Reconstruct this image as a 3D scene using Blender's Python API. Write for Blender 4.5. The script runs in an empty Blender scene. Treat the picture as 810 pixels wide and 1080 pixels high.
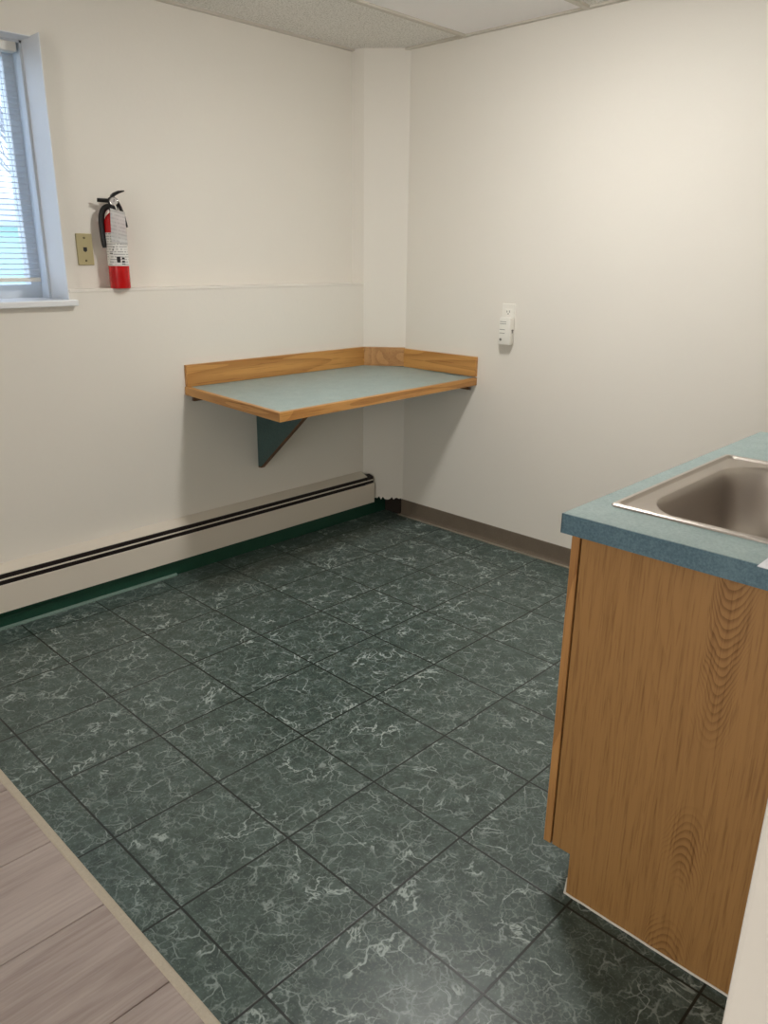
import bpy, bmesh, math, random
from mathutils import Vector, Matrix

random.seed(7)
C = bpy.context.scene
COL = C.collection

# ---------------------------------------------------------------- camera
cam_data = bpy.data.cameras.new('camera')
cam = bpy.data.objects.new('camera', cam_data)
COL.objects.link(cam)
yaw, pitch, roll = 0.767739, 0.322309, 0.0113393
ca, sa, cb, sb = math.cos(yaw), math.sin(yaw), math.cos(pitch), math.sin(pitch)
F = Vector((ca * cb, sa * cb, -sb))
R0 = Vector((sa, -ca, 0.0))
U0 = R0.cross(F)
R = math.cos(roll) * R0 + math.sin(roll) * U0
U = -math.sin(roll) * R0 + math.cos(roll) * U0
M = Matrix((R, U, -F)).transposed().to_4x4()
M.translation = Vector((-0.66023, -1.55760, 1.38421))
cam.matrix_world = M
cam_data.sensor_fit = 'VERTICAL'
cam_data.sensor_height = 36.0
cam_data.sensor_width = 27.0
cam_data.lens = 810.85 / 1080.0 * 36.0
cam_data.clip_start = 0.02
C.camera = cam

# ---------------------------------------------------------------- world, exposure
C.view_settings.view_transform = 'Standard'
C.view_settings.look = 'None'
C.view_settings.gamma = 1.0
C.view_settings.use_curve_mapping = False
C.view_settings.exposure = 0.09
KITCHEN_GLOW = 158.0        # globe of the kitchen ceiling light
FILL_PANEL_GLOW = 0.4          # fill panel added in the adjoining room, out of view
SKY = 3.0                 # overcast winter sky

FILL_WATTS = 38.0         # fill light added behind the camera, out of view
ad = bpy.data.lights.new('added_fill_light', 'AREA')
ad.shape = 'RECTANGLE'
ad.size, ad.size_y = 1.85, 1.40     # local x stands upright
ad.energy = FILL_WATTS
ad.color = (1.0, 0.975, 0.93)
ao = bpy.data.objects.new('added_fill_light', ad)
ao.location = (-3.165, -1.35, 1.17)
ao.rotation_euler = (0.0, -math.pi / 2, 0.0)
COL.objects.link(ao)

w = bpy.data.worlds.new('overcast_sky')
C.world = w
w.use_nodes = True
nt = w.node_tree
nt.nodes.clear()
out = nt.nodes.new('ShaderNodeOutputWorld')
bg = nt.nodes.new('ShaderNodeBackground')
tc = nt.nodes.new('ShaderNodeTexCoord')
nz = nt.nodes.new('ShaderNodeTexNoise')
nz.inputs['Scale'].default_value = 3.0
cr = nt.nodes.new('ShaderNodeValToRGB')
cr.color_ramp.elements[0].position = 0.35
cr.color_ramp.elements[0].color = (0.50, 0.66, 0.95, 1)
cr.color_ramp.elements[1].position = 0.65
cr.color_ramp.elements[1].color = (0.72, 0.85, 1.0, 1)
nt.links.new(tc.outputs['Generated'], nz.inputs['Vector'])
nt.links.new(nz.outputs['Fac'], cr.inputs['Fac'])
nt.links.new(cr.outputs['Color'], bg.inputs['Color'])
bg.inputs['Strength'].default_value = SKY
nt.links.new(bg.outputs['Background'], out.inputs['Surface'])


# ---------------------------------------------------------------- material helpers
def srgb(r, g, b):
    def f(c):
        c /= 255.0
        return c / 12.92 if c <= 0.04045 else ((c + 0.055) / 1.055) ** 2.4
    return (f(r), f(g), f(b), 1.0)


class Mat:
    def __init__(self, name, color=(0.8, 0.8, 0.8, 1), rough=0.6, metal=0.0, spec=0.5):
        self.m = bpy.data.materials.new(name)
        self.m.use_nodes = True
        self.nt = self.m.node_tree
        self.b = self.nt.nodes['Principled BSDF']
        self.b.inputs['Base Color'].default_value = color
        self.b.inputs['Roughness'].default_value = rough
        self.b.inputs['Metallic'].default_value = metal
        self.b.inputs['Specular IOR Level'].default_value = spec
        self._tc = None

    def n(self, kind, **kw):
        nd = self.nt.nodes.new('ShaderNode' + kind)
        for k, v in kw.items():
            setattr(nd, k, v)
        return nd

    def link(self, a, b):
        self.nt.links.new(a, b)

    def coord(self, scale=(1, 1, 1), which='Object'):
        if self._tc is None:
            self._tc = self.n('TexCoord')
        mp = self.n('Mapping')
        mp.inputs['Scale'].default_value = scale
        self.link(self._tc.outputs[which], mp.inputs['Vector'])
        return mp.outputs['Vector']

    def noise(self, vec, scale, detail=4.0, rough=0.5, dist=0.0):
        nd = self.n('TexNoise')
        nd.inputs['Scale'].default_value = scale
        nd.inputs['Detail'].default_value = detail
        nd.inputs['Roughness'].default_value = rough
        nd.inputs['Distortion'].default_value = dist
        if vec is not None:
            self.link(vec, nd.inputs['Vector'])
        return nd.outputs['Fac']

    def math(self, op, a, b=None, c=None, clamp=False):
        nd = self.n('Math', operation=op, use_clamp=clamp)
        for i, x in enumerate((a, b, c)):
            if x is None:
                continue
            if isinstance(x, (int, float)):
                nd.inputs[i].default_value = x
            else:
                self.link(x, nd.inputs[i])
        return nd.outputs[0]

    def ramp(self, fac, stops):
        nd = self.n('ValToRGB')
        e = nd.color_ramp.elements
        while len(e) < len(stops):
            e.new(0.5)
        for el, (pos, col) in zip(e, stops):
            el.position = pos
            el.color = col
        self.link(fac, nd.inputs['Fac'])
        return nd.outputs['Color']

    def mix(self, fac, a, b, mode='MIX'):
        nd = self.n('Mix', data_type='RGBA', blend_type=mode)
        for sock, x in ((nd.inputs[0], fac), (nd.inputs[6], a), (nd.inputs[7], b)):
            if isinstance(x, (int, float, tuple)):
                sock.default_value = x
            else:
                self.link(x, sock)
        return nd.outputs[2]

    def smooth(self, x, lo, hi):
        nd = self.n('MapRange', interpolation_type='SMOOTHSTEP')
        nd.inputs['From Min'].default_value = lo
        nd.inputs['From Max'].default_value = hi
        self.link(x, nd.inputs['Value'])
        return nd.outputs['Result']

    def color(self, sock):
        self.link(sock, self.b.inputs['Base Color'])

    def bump(self, h, strength=0.2, dist=0.002):
        nd = self.n('Bump')
        nd.inputs['Strength'].default_value = strength
        nd.inputs['Distance'].default_value = dist
        self.link(h, nd.inputs['Height'])
        self.link(nd.outputs['Normal'], self.b.inputs['Normal'])


def wall_paint(name, col):
    m = Mat(name, col, 0.55, spec=0.3)
    v = m.coord()
    n1 = m.noise(v, 1.3, 3)
    c2 = tuple(x * 0.93 for x in col[:3]) + (1,)
    m.color(m.mix(n1, col, c2))
    n2 = m.noise(v, 55, 5, 0.6)
    n3 = m.noise(v, 7, 3)
    m.bump(m.math('ADD', n2, m.math('MULTIPLY', n3, 1.5)), 0.25, 0.0015)
    return m.m


WALL_COL = srgb(236, 231, 221)
M_WALL = wall_paint('painted_drywall', WALL_COL)
M_WALL_TRIM = wall_paint('painted_ledge', srgb(238, 233, 224))
M_WHITE_CAP = Mat('white_gloss_paint', srgb(236, 238, 240), 0.35).m
M_DARK = Mat('dark_cavity', srgb(22, 20, 18), 0.8).m
M_BLACK = Mat('black_plastic', srgb(22, 22, 23), 0.4).m
M_WHITE_PLASTIC = Mat('white_plastic', srgb(238, 235, 226), 0.35).m
M_GREY_PLASTIC = Mat('grey_plastic', srgb(120, 116, 108), 0.5).m
M_VINYL = Mat('white_vinyl', srgb(214, 220, 226), 0.4).m
M_REVEAL = Mat('reveal_paint', srgb(232, 234, 236), 0.45).m
M_CHROME = Mat('bright_steel', srgb(200, 198, 194), 0.22, 1.0).m


def tile_material():
    T = 0.3048
    m = Mat('green_marble_vinyl_tile', srgb(70, 82, 76), 0.34, spec=0.5)
    tc_ = m.n('TexCoord')
    sx = m.n('SeparateXYZ')
    m.link(tc_.outputs['Object'], sx.inputs[0])
    u = m.math('DIVIDE', sx.outputs[0], T)
    v = m.math('DIVIDE', sx.outputs[1], T)
    fu, fv = m.math('FLOOR', u), m.math('FLOOR', v)
    cell = m.n('CombineXYZ')
    m.link(fu, cell.inputs[0])
    m.link(fv, cell.inputs[1])
    wn = m.n('TexWhiteNoise', noise_dimensions='3D')
    m.link(cell.outputs[0], wn.inputs['Vector'])
    off = m.n('VectorMath', operation='MULTIPLY_ADD')
    m.link(wn.outputs['Color'], off.inputs[0])
    off.inputs[1].default_value = (9, 9, 9)
    m.link(tc_.outputs['Object'], off.inputs[2])
    vec = off.outputs[0]
    # warp
    wnz = m.n('TexNoise')
    wnz.inputs['Scale'].default_value = 9
    wnz.inputs['Detail'].default_value = 3
    m.link(vec, wnz.inputs['Vector'])
    wv = m.n('VectorMath', operation='MULTIPLY_ADD')
    m.link(wnz.outputs['Color'], wv.inputs[0])
    wv.inputs[1].default_value = (0.05, 0.05, 0.05)
    m.link(vec, wv.inputs[2])
    vec2 = wv.outputs[0]

    def ridges(scale, detail, width, dist=0.4, rough=0.55):
        f = m.noise(vec2, scale, detail, rough, dist)
        d = m.math('ABSOLUTE', m.math('SUBTRACT', f, 0.5))
        return m.math('SUBTRACT', 1.0, m.smooth(d, 0.0, width))
    def crackle(scale, width):
        vo = m.n('TexVoronoi', feature='DISTANCE_TO_EDGE')
        vo.inputs['Scale'].default_value = scale
        vo.inputs['Randomness'].default_value = 1.0
        m.link(vec3, vo.inputs['Vector'])
        return m.math('SUBTRACT', 1.0, m.smooth(vo.outputs['Distance'], 0.0, width))
    w3 = m.n('TexNoise')
    w3.inputs['Scale'].default_value = 38
    w3.inputs['Detail'].default_value = 4
    m.link(vec, w3.inputs['Vector'])
    wv3 = m.n('VectorMath', operation='MULTIPLY_ADD')
    m.link(w3.outputs['Color'], wv3.inputs[0])
    wv3.inputs[1].default_value = (0.030, 0.030, 0.030)
    m.link(vec2, wv3.inputs[2])
    vec3 = wv3.outputs[0]
    big = ridges(6.0, 5, 0.013)
    mid = crackle(17.0, 0.050)
    fine = crackle(42.0, 0.085)
    g1 = m.smooth(m.noise(vec, 7.5, 2), 0.47, 0.60)
    g2 = m.smooth(m.noise(vec, 15.0, 3), 0.42, 0.62)
    g3 = m.smooth(m.noise(vec, 23.0, 3), 0.36, 0.64)
    veins = m.math('MAXIMUM', m.math('MULTIPLY', big, m.math('MULTIPLY', g1, 1.0)),
                   m.math('MAXIMUM', m.math('MULTIPLY', mid, m.math('MULTIPLY', g2, 0.62)),
                          m.math('MULTIPLY', fine, m.math('MULTIPLY', g3, 0.37))))
    mott = m.noise(vec2, 22.0, 8, 0.72)
    base = m.ramp(mott, [(0.30, srgb(48, 62, 58)), (0.50, srgb(66, 82, 77)), (0.70, srgb(90, 106, 102))])
    speck = m.noise(vec, 170.0, 3, 0.7)
    base = m.mix(m.math('MULTIPLY', m.smooth(speck, 0.53, 0.70), 0.50), base, srgb(128, 142, 136))
    col = m.mix(m.math('MULTIPLY', veins, 0.85), base, srgb(178, 191, 187))
    # joint lines
    def line(x):
        return m.math('ABSOLUTE', m.math('SUBTRACT', m.math('FRACT', m.math('ADD', x, 0.5)), 0.5))
    d = m.math('MINIMUM', line(u), line(v))
    joint = m.math('SUBTRACT', 1.0, m.smooth(d, 0.0065, 0.0115))
    col = m.mix(m.math('MULTIPLY', joint, 0.97), col, srgb(18, 25, 22))
    m.color(col)
    rr = m.noise(vec, 20, 3)
    m.link(m.math('MULTIPLY_ADD', rr, 0.16, 0.27), m.b.inputs['Roughness'])
    h = m.math('SUBTRACT', m.math('MULTIPLY', m.noise(tc_.outputs['Object'], 60, 3), 0.6), m.math('MULTIPLY', joint, 1.2))
    m.bump(h, 0.25, 0.0012)
    return m.m


def oak(name, axis, light, dark, ring=(2.6, 0.22), lines=34, rough=0.42):
    """oak: long grain along axis (0 x, 1 y, 2 z); the growth rings are contours of a stretched noise"""
    m = Mat(name, light, rough)
    sc = [ring[0]] * 3
    sc[axis] = ring[1] * ring[0]
    v = m.coord(tuple(sc))
    n = m.noise(v, 1.0, 1.5, 0.4, 0.15)
    s = m.math('FRACT', m.math('MULTIPLY', n, lines))
    saw = m.smooth(s, 0.15, 1.0)
    sp = [150.0] * 3
    sp[axis] = 5.0
    pores = m.noise(m.coord(tuple(sp)), 1.0, 3, 0.6)
    pm = m.smooth(pores, 0.52, 0.70)
    st = [16.0] * 3
    st[axis] = 0.7
    tone = m.noise(m.coord(tuple(st)), 1.0, 3, 0.5)
    fac = m.math('ADD', m.math('MULTIPLY', saw, 0.50), m.math('MULTIPLY', pm, 0.50))
    fac = m.math('ADD', fac, m.math('MULTIPLY', m.math('SUBTRACT', tone, 0.5), 0.7), clamp=True)
    m.color(m.mix(fac, light, dark))
    m.bump(m.math('SUBTRACT', 1.0, pm), 0.15, 0.0006)
    return m.m


M_TILE = tile_material()
OAK_L, OAK_D = srgb(203, 150, 84), srgb(150, 96, 42)
M_OAK_X = oak('oak_grain_along_x', 0, OAK_L, OAK_D, (7.0, 0.06), 15)
M_OAK_Y = oak('oak_grain_along_y', 1, OAK_L, OAK_D, (7.0, 0.06), 15)
M_OAK_DIAG = oak('oak_grain_of_corner_piece', 0, srgb(190, 142, 88), srgb(150, 102, 56), (5.0, 0.35), 14)


def oak_figured():
    m = Mat('oak_side_panel', srgb(170, 124, 70), 0.42)
    t = m.n('TexCoord')
    s_ = m.n('SeparateXYZ')
    m.link(t.outputs['Object'], s_.inputs[0])
    y = m.math('ADD', s_.outputs[1], -1.14)      # world y: the thing's base is at y = -1.14
    z = s_.outputs[2]
    wob = m.noise(m.coord((3, 14, 5)), 1.0, 3, 0.5)
    wob = m.math('MULTIPLY', m.math('SUBTRACT', wob, 0.5), 0.055)
    # centre line of the flame figure drifts with height
    yc = m.math('ADD', m.math('MULTIPLY_ADD', z, -0.030, -1.128), wob)
    d = m.math('ABSOLUTE', m.math('SUBTRACT', y, yc))
    d2 = m.math('MULTIPLY', m.math('MULTIPLY', d, d), 46.0)
    up = m.math('SUBTRACT', z, d2)
    dn = m.math('ADD', z, d2)
    hi = m.math('GREATER_THAN', z, 0.45)
    f = m.math('ADD', m.math('MULTIPLY', up, hi), m.math('MULTIPLY', dn, m.math('SUBTRACT', 1.0, hi)))
    f = m.math('ADD', f, m.math('MULTIPLY', wob, 0.6))
    ring = m.smooth(m.math('FRACT', m.math('MULTIPLY', f, 52.0)), 0.35, 0.95)
    patch = m.smooth(m.noise(m.coord((1, 3, 2.2)), 1.0, 2), 0.34, 0.50)
    zf = m.smooth(m.math('ABSOLUTE', m.math('SUBTRACT', z, 0.45)), 0.04, 0.16)
    near_ = m.math('MULTIPLY', zf, m.math('SUBTRACT', 1.0, m.smooth(d, 0.018, 0.058)))
    flame = m.math('MULTIPLY', m.math('MULTIPLY', ring, near_), m.math('MULTIPLY', patch, 0.66))
    n1 = m.noise(m.coord((5.0, 9.0, 0.55)), 1.0, 2, 0.4)
    lines = m.smooth(m.math('FRACT', m.math('MULTIPLY', n1, 21)), 0.3, 1.0)
    pores = m.smooth(m.noise(m.coord((230, 230, 9)), 1.0, 3, 0.62), 0.50, 0.68)
    fine = m.noise(m.coord((60, 60, 2.5)), 1.0, 4, 0.6)
    k = m.math('ADD', m.math('MULTIPLY', lines, 0.16), m.math('MULTIPLY', pores, 0.42))
    k = m.math('ADD', k, m.math('MULTIPLY', m.math('SUBTRACT', fine, 0.5), 0.9))
    k = m.math('ADD', k, flame, clamp=True)
    m.color(m.mix(k, srgb(172, 128, 76), srgb(122, 82, 42)))
    return m.m


M_OAK_FRAME = oak('oak_face_frame', 2, srgb(194, 142, 84), srgb(148, 100, 54))
M_OAK_PANEL = oak_figured()
M_OAK_DARK = oak('stained_wood', 1, srgb(112, 74, 42), srgb(72, 46, 26))


def laminate(name, c1, c2, rough=0.35):
    m = Mat(name, c1, rough)
    v = m.coord()
    f = m.noise(v, 190, 3, 0.7)
    g = m.noise(v, 18, 4, 0.6)
    k = m.math('ADD', m.math('MULTIPLY', f, 0.75), m.math('MULTIPLY', g, 0.35))
    m.color(m.ramp(k, [(0.38, c2), (0.68, c1)]))
    return m.m


M_LAM = laminate('teal_laminate', srgb(162, 182, 180), srgb(134, 157, 158))
M_LAM_EDGE = laminate('teal_laminate_edge', srgb(104, 133, 145), srgb(72, 101, 116), 0.4)
M_LAM_DARK = laminate('dark_teal_laminate', srgb(72, 98, 96), srgb(54, 78, 78))


def plank_material():
    m = Mat('grey_brown_wood_plank', srgb(160, 140, 128), 0.45)
    g = m.n('NewGeometry')
    o = m.n('VectorMath', operation='MULTIPLY_ADD')
    t = m.n('TexCoord')
    cx = m.n('CombineXYZ')
    for i in range(3):
        m.link(g.outputs['Random Per Island'], cx.inputs[i])
    m.link(cx.outputs[0], o.inputs[0])
    o.inputs[1].default_value = (17, 17, 17)
    m.link(t.outputs['Object'], o.inputs[2])

    def mp(s):
        p = m.n('Mapping')
        p.inputs['Scale'].default_value = s
        m.link(o.outputs[0], p.inputs['Vector'])
        return p.outputs[0]
    n1 = m.noise(mp((2.0, 16.0, 16.0)), 1.0, 4, 0.55, 0.6)
    n2 = m.noise(mp((6.0, 120.0, 120.0)), 1.0, 3, 0.6)
    k = m.math('ADD', m.math('MULTIPLY', n1, 0.62), m.math('MULTIPLY', n2, 0.42))
    k = m.math('ADD', k, m.math('MULTIPLY', m.math('SUBTRACT', g.outputs['Random Per Island'], 0.5), 0.12))
    m.color(m.ramp(k, [(0.34, srgb(156, 141, 134)), (0.52, srgb(177, 163, 156)), (0.70, srgb(190, 177, 169))]))
    m.bump(n2, 0.15, 0.0008)
    return m.m


M_PLANK = plank_material()
M_STRIP = laminate('beige_transition_vinyl', srgb(196, 186, 168), srgb(184, 173, 155), 0.5)
M_COVE = laminate('taupe_cove_vinyl', srgb(118, 106, 92), srgb(104, 93, 80), 0.5)
M_COVE_LIP = laminate('taupe_cove_lip', srgb(150, 142, 126), srgb(134, 126, 112), 0.45)
M_GREEN = laminate('green_painted_board', srgb(30, 76, 58), srgb(22, 62, 47), 0.45)
M_GREEN_EDGE = laminate('green_vinyl_edge', srgb(112, 136, 126), srgb(92, 118, 108), 0.4)
M_HEATER = Mat('heater_enamel', srgb(222, 213, 199), 0.45).m
M_SLOT_SHADE = Mat('heater_slot_shade', srgb(28, 18, 16), 0.6).m  # near-black colour painting the shade inside the heater slots


def ceiling_tile():
    m = Mat('mineral_fibre_tile', srgb(214, 210, 200), 0.9, spec=0.1)
    v = m.coord()
    f = m.noise(v, 150, 4, 0.7)
    m.color(m.ramp(f, [(0.36, srgb(196, 192, 184)), (0.50, srgb(238, 235, 229)), (0.7, srgb(244, 242, 238))]))
    m.bump(f, 0.5, 0.003)
    return m.m


M_CEIL = ceiling_tile()
M_GRID = Mat('ceiling_grid_enamel', srgb(206, 200, 188), 0.5).m


def steel():
    m = Mat('brushed_stainless_steel', srgb(186, 178, 170), 0.3, 1.0)
    f = m.noise(m.coord((3, 40, 40)), 1.0, 2, 0.5)
    m.link(m.math('MULTIPLY_ADD', f, 0.12, 0.32), m.b.inputs['Roughness'])
    return m.m


M_STEEL = steel()
M_RED = Mat('red_enamel', srgb(196, 18, 22), 0.25).m


def label_material(name, ink_strength, paper=srgb(232, 230, 226)):
    m = Mat(name, srgb(226, 224, 220), 0.5)
    t = m.n('TexCoord')
    s = m.n('SeparateXYZ')
    m.link(t.outputs['UV'], s.inputs[0])
    row = m.math('FRACT', m.math('MULTIPLY', s.outputs[1], 13.0))
    inrow = m.math('MULTIPLY', m.smooth(row, 0.28, 0.40), m.math('SUBTRACT', 1.0, m.smooth(row, 0.70, 0.82)))
    p = m.n('Mapping')
    p.inputs['Scale'].default_value = (44, 13, 1)
    m.link(t.outputs['UV'], p.inputs['Vector'])
    fl = m.n('VectorMath', operation='FLOOR')
    m.link(p.outputs[0], fl.inputs[0])
    wn = m.n('TexWhiteNoise', noise_dimensions='2D')
    m.link(fl.outputs[0], wn.inputs['Vector'])
    ink = m.math('MULTIPLY', inrow, m.math('GREATER_THAN', wn.outputs['Value'], 0.35))
    m.color(m.mix(m.math('MULTIPLY', ink, ink_strength), paper, srgb(60, 60, 66)))
    return m.m


M_LABEL = label_material('printed_paper_label', 0.50)
M_TAG = label_material('printed_tag_paper', 0.16, srgb(250, 249, 247))
M_PLATE = Mat('almond_plastic', srgb(178, 166, 124), 0.45).m
M_SCREW = Mat('dull_screw', srgb(110, 100, 74), 0.4, 0.6).m


def emissive(name, col, s):
    m = Mat(name, col, 0.5)
    m.b.inputs['Emission Color'].default_value = col
    m.b.inputs['Emission Strength'].default_value = s
    return m.m


def glass():
    m = bpy.data.materials.new('window_glass')
    m.use_nodes = True
    n_ = m.node_tree
    n_.nodes.clear()
    o = n_.nodes.new('ShaderNodeOutputMaterial')
    tr = n_.nodes.new('ShaderNodeBsdfTransparent')
    gl = n_.nodes.new('ShaderNodeBsdfGlossy')
    gl.inputs['Roughness'].default_value = 0.02
    mx = n_.nodes.new('ShaderNodeMixShader')
    mx.inputs[0].default_value = 0.06
    n_.links.new(tr.outputs[0], mx.inputs[1])
    n_.links.new(gl.outputs[0], mx.inputs[2])
    n_.links.new(mx.outputs[0], o.inputs['Surface'])
    return m


M_GLASS = glass()


# ---------------------------------------------------------------- mesh helpers (all in world coordinates)
def box(bm, lo, hi, bev=0.0, seg=2):
    lo, hi = Vector(lo), Vector(hi)
    b2 = bmesh.new()
    bmesh.ops.create_cube(b2, size=1.0)
    for v in b2.verts:
        v.co = Vector(((lo[i] + hi[i]) / 2 + v.co[i] * (hi[i] - lo[i])) for i in range(3))
    if bev > 0:
        bmesh.ops.bevel(b2, geom=b2.edges[:], offset=bev, segments=seg, profile=0.5, affect='EDGES')
    merge(bm, b2)


def merge(bm, b2):
    me = bpy.data.meshes.new('scratch')
    b2.to_mesh(me)
    b2.free()
    bm.from_mesh(me)
    bpy.data.meshes.remove(me)


def prism(bm, pts, vec, bev=0.0):
    """closed polygon pts (3d) extruded by vec"""
    b2 = bmesh.new()
    vec = Vector(vec)
    a = [b2.verts.new(Vector(p)) for p in pts]
    b = [b2.verts.new(Vector(p) + vec) for p in pts]
    n = len(pts)
    b2.faces.new(a)
    b2.faces.new(b[::-1])
    for i in range(n):
        b2.faces.new((a[i], a[(i + 1) % n], b[(i + 1) % n], b[i]))
    bmesh.ops.recalc_face_normals(b2, faces=b2.faces[:])
    if bev > 0:
        bmesh.ops.bevel(b2, geom=b2.edges[:], offset=bev, segments=2, profile=0.5, affect='EDGES')
    merge(bm, b2)


def lathe(bm, prof, center, axis=(0, 0, 1), seg=32, close=True):
    """prof: list of (radius, height along axis)"""
    axis = Vector(axis).normalized()
    q = Vector((0, 0, 1)).rotation_difference(axis)
    rings = []
    b2 = bmesh.new()
    for r, h in prof:
        ring = []
        for i in range(seg):
            t = 2 * math.pi * i / seg
            ring.append(b2.verts.new(Vector(center) + q @ Vector((max(r, 1e-5) * math.cos(t), max(r, 1e-5) * math.sin(t), h))))
        rings.append(ring)
    for a, b in zip(rings, rings[1:]):
        for i in range(seg):
            b2.faces.new((a[i], a[(i + 1) % seg], b[(i + 1) % seg], b[i]))
    if close:
        b2.faces.new(rings[0][::-1])
        b2.faces.new(rings[-1])
    bmesh.ops.recalc_face_normals(b2, faces=b2.faces[:])
    merge(bm, b2)


def tube(bm, pts, rad, seg=10, flat=1.0):
    pts = [Vector(p) for p in pts]
    rads = rad if isinstance(rad, (list, tuple)) else [rad] * len(pts)
    b2 = bmesh.new()
    rings = []
    prev = None
    for i, p in enumerate(pts):
        d = (pts[min(i + 1, len(pts) - 1)] - pts[max(i - 1, 0)]).normalized()
        if prev is None:
            up = Vector((0, 0, 1)) if abs(d.z) < 0.9 else Vector((1, 0, 0))
            s = d.cross(up).normalized()
        else:
            s = (prev - d * prev.dot(d)).normalized()
        prev = s
        t = d.cross(s)
        rings.append([b2.verts.new(p + (s * math.cos(2 * math.pi * k / seg) + t * flat * math.sin(2 * math.pi * k / seg)) * rads[i]) for k in range(seg)])
    for a, b in zip(rings, rings[1:]):
        for k in range(seg):
            b2.faces.new((a[k], a[(k + 1) % seg], b[(k + 1) % seg], b[k]))
    b2.faces.new(rings[0][::-1])
    b2.faces.new(rings[-1])
    bmesh.ops.recalc_face_normals(b2, faces=b2.faces[:])
    merge(bm, b2)


def bez(p0, p1, p2, p3, n=12):
    p0, p1, p2, p3 = map(Vector, (p0, p1, p2, p3))
    o = []
    for i in range(n + 1):
        t = i / n
        o.append(p0 * (1 - t) ** 3 + p1 * 3 * t * (1 - t) ** 2 + p2 * 3 * t * t * (1 - t) + p3 * t ** 3)
    return o


def wpos(o):
    p = Vector((0, 0, 0))
    while o is not None:
        p += o.location
        o = o.parent
    return p


def obj(name, bm, mat, parent=None, label=None, smooth=False, origin=None):
    me = bpy.data.meshes.new(name)
    base = wpos(parent) if parent else Vector((0, 0, 0))
    loc = Vector(origin) - base if origin is not None else Vector((0, 0, 0))
    bmesh.ops.translate(bm, verts=bm.verts[:], vec=-(base + loc))
    bm.to_mesh(me)
    bm.free()
    o = bpy.data.objects.new(name, me)
    o.location = loc
    COL.objects.link(o)
    if parent:
        o.parent = parent
    me.materials.append(mat)
    if smooth:
        for p in me.polygons:
            p.use_smooth = True
        try:
            md = o.modifiers.new('smooth_edges', 'EDGE_SPLIT')
            md.split_angle = math.radians(35)
        except Exception:
            pass
    if label:
        o['label'] = label
    return o


def thing(name, label, cat, loc, group=None):
    o = bpy.data.objects.new(name, None)
    o.empty_display_size = 0.05
    COL.objects.link(o)
    o.location = loc
    o['label'] = label
    o['category'] = cat
    if group:
        o['group'] = group
    return o


def struct(name, bm, mat, label, parent=None):
    o = obj(name, bm, mat, parent)
    o['kind'] = 'structure'
    if label:
        o['label'] = label
    return o


def NB():
    return bmesh.new()


# ---------------------------------------------------------------- dimensions
XR = 2.367          # right wall face
YA = 1.389          # lower left wall face
YN = 1.455          # upper (set back) left wall face
ZC = 2.300          # ceiling
ZL = 1.250          # ledge
XP = -0.095         # edge of tiles / start of planks
XB, YF = -3.2, -3.6  # rear limits of the adjoining room
P1 = (2.222, YA)    # corner chase
P2 = (XR, 1.222)
# window opening
WX0, WX1, WZ0, WZ1 = -0.30, 0.670, 1.212, 2.093
# counter
CX0, CX1, CY0, CY1, CZ = 0.596, 1.654, -0.826, -1.452, 0.915

# ---------------------------------------------------------------- floors
bm = NB()
box(bm, (XP - 0.004, YF, -0.06), (XR + 0.1, 1.50, 0.0))
struct('floor', bm, M_TILE, 'green marbled square tile floor with dark joint lines')

bm = NB()
box(bm, (XB, YF, -0.06), (XP - 0.004, 1.50, -0.004))
ys = [1.50, 1.19, 0.915, 0.64, 0.376, 0.101, -0.174, -0.449, -0.724, -0.999, -1.274, -1.55, -1.82, -2.1, -2.37, -2.65, -2.92, -3.2, -3.6]
for a, b in zip(ys, ys[1:]):
    x = XP - 0.004
    first = True
    while x > XB:
        L = random.uniform(0.5, 1.2) if first else 1.22
        first = False
        box(bm, (max(XB, x - L), b + 0.0012, -0.02), (x - 0.0015, a - 0.0012, 0.0), 0.0012, 1)
        x -= L
struct('floor', bm, M_PLANK, 'grey brown wood plank floor of the adjoining room')

bm = NB()
prism(bm, [(XP, 1.34, -0.001), (XP, 1.34, 0.001), (XP - 0.004, 1.34, 0.003), (XP - 0.018, 1.34, 0.003), (XP - 0.021, 1.34, 0.001), (XP - 0.021, 1.34, -0.001)], (0, -4.9, 0))
struct('trim_1', bm, M_STRIP, 'thin beige transition strip between tile floor and planks')

# ---------------------------------------------------------------- left wall
def wall_with_hole(bm, x0, x1, y0, y1, z0, z1, hx0, hx1, hz0, hz1):
    box(bm, (x0, y0, z0), (hx0, y1, z1))
    box(bm, (hx1, y0, z0), (x1, y1, z1))
    if hz0 > z0:
        box(bm, (hx0, y0, z0), (hx1, y1, hz0))
    if hz1 < z1:
        box(bm, (hx0, y0, hz1), (hx1, y1, z1))

bm = NB()
wall_with_hole(bm, XB, 2.45, YN, 1.68, 0.0, ZC, WX0, WX1, WZ0, WZ1)
wl = struct('wall_left', bm, M_WALL, 'cream drywall with window, set back above a ledge')
bm = NB()
# lower furred wall with the ledge on top
box(bm, (XB, YA, 0.088), (WX0, YN, ZL - 0.012))
box(bm, (WX0, YA, 0.088), (WX1, YN, WZ0 - 0.02))
box(bm, (WX1, YA, 0.088), (2.222, YN, ZL - 0.012))
obj('lower_wall', bm, M_WALL, wl)['kind'] = 'structure'
bm = NB()
box(bm, (WX1, YA - 0.003, ZL - 0.013), (2.221, YN, ZL), 0.0035)
box(bm, (XB, YA - 0.003, ZL - 0.013), (WX0, YN, ZL), 0.0035)
obj('ledge', bm, M_WALL_TRIM, wl)['kind'] = 'structure'

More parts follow.
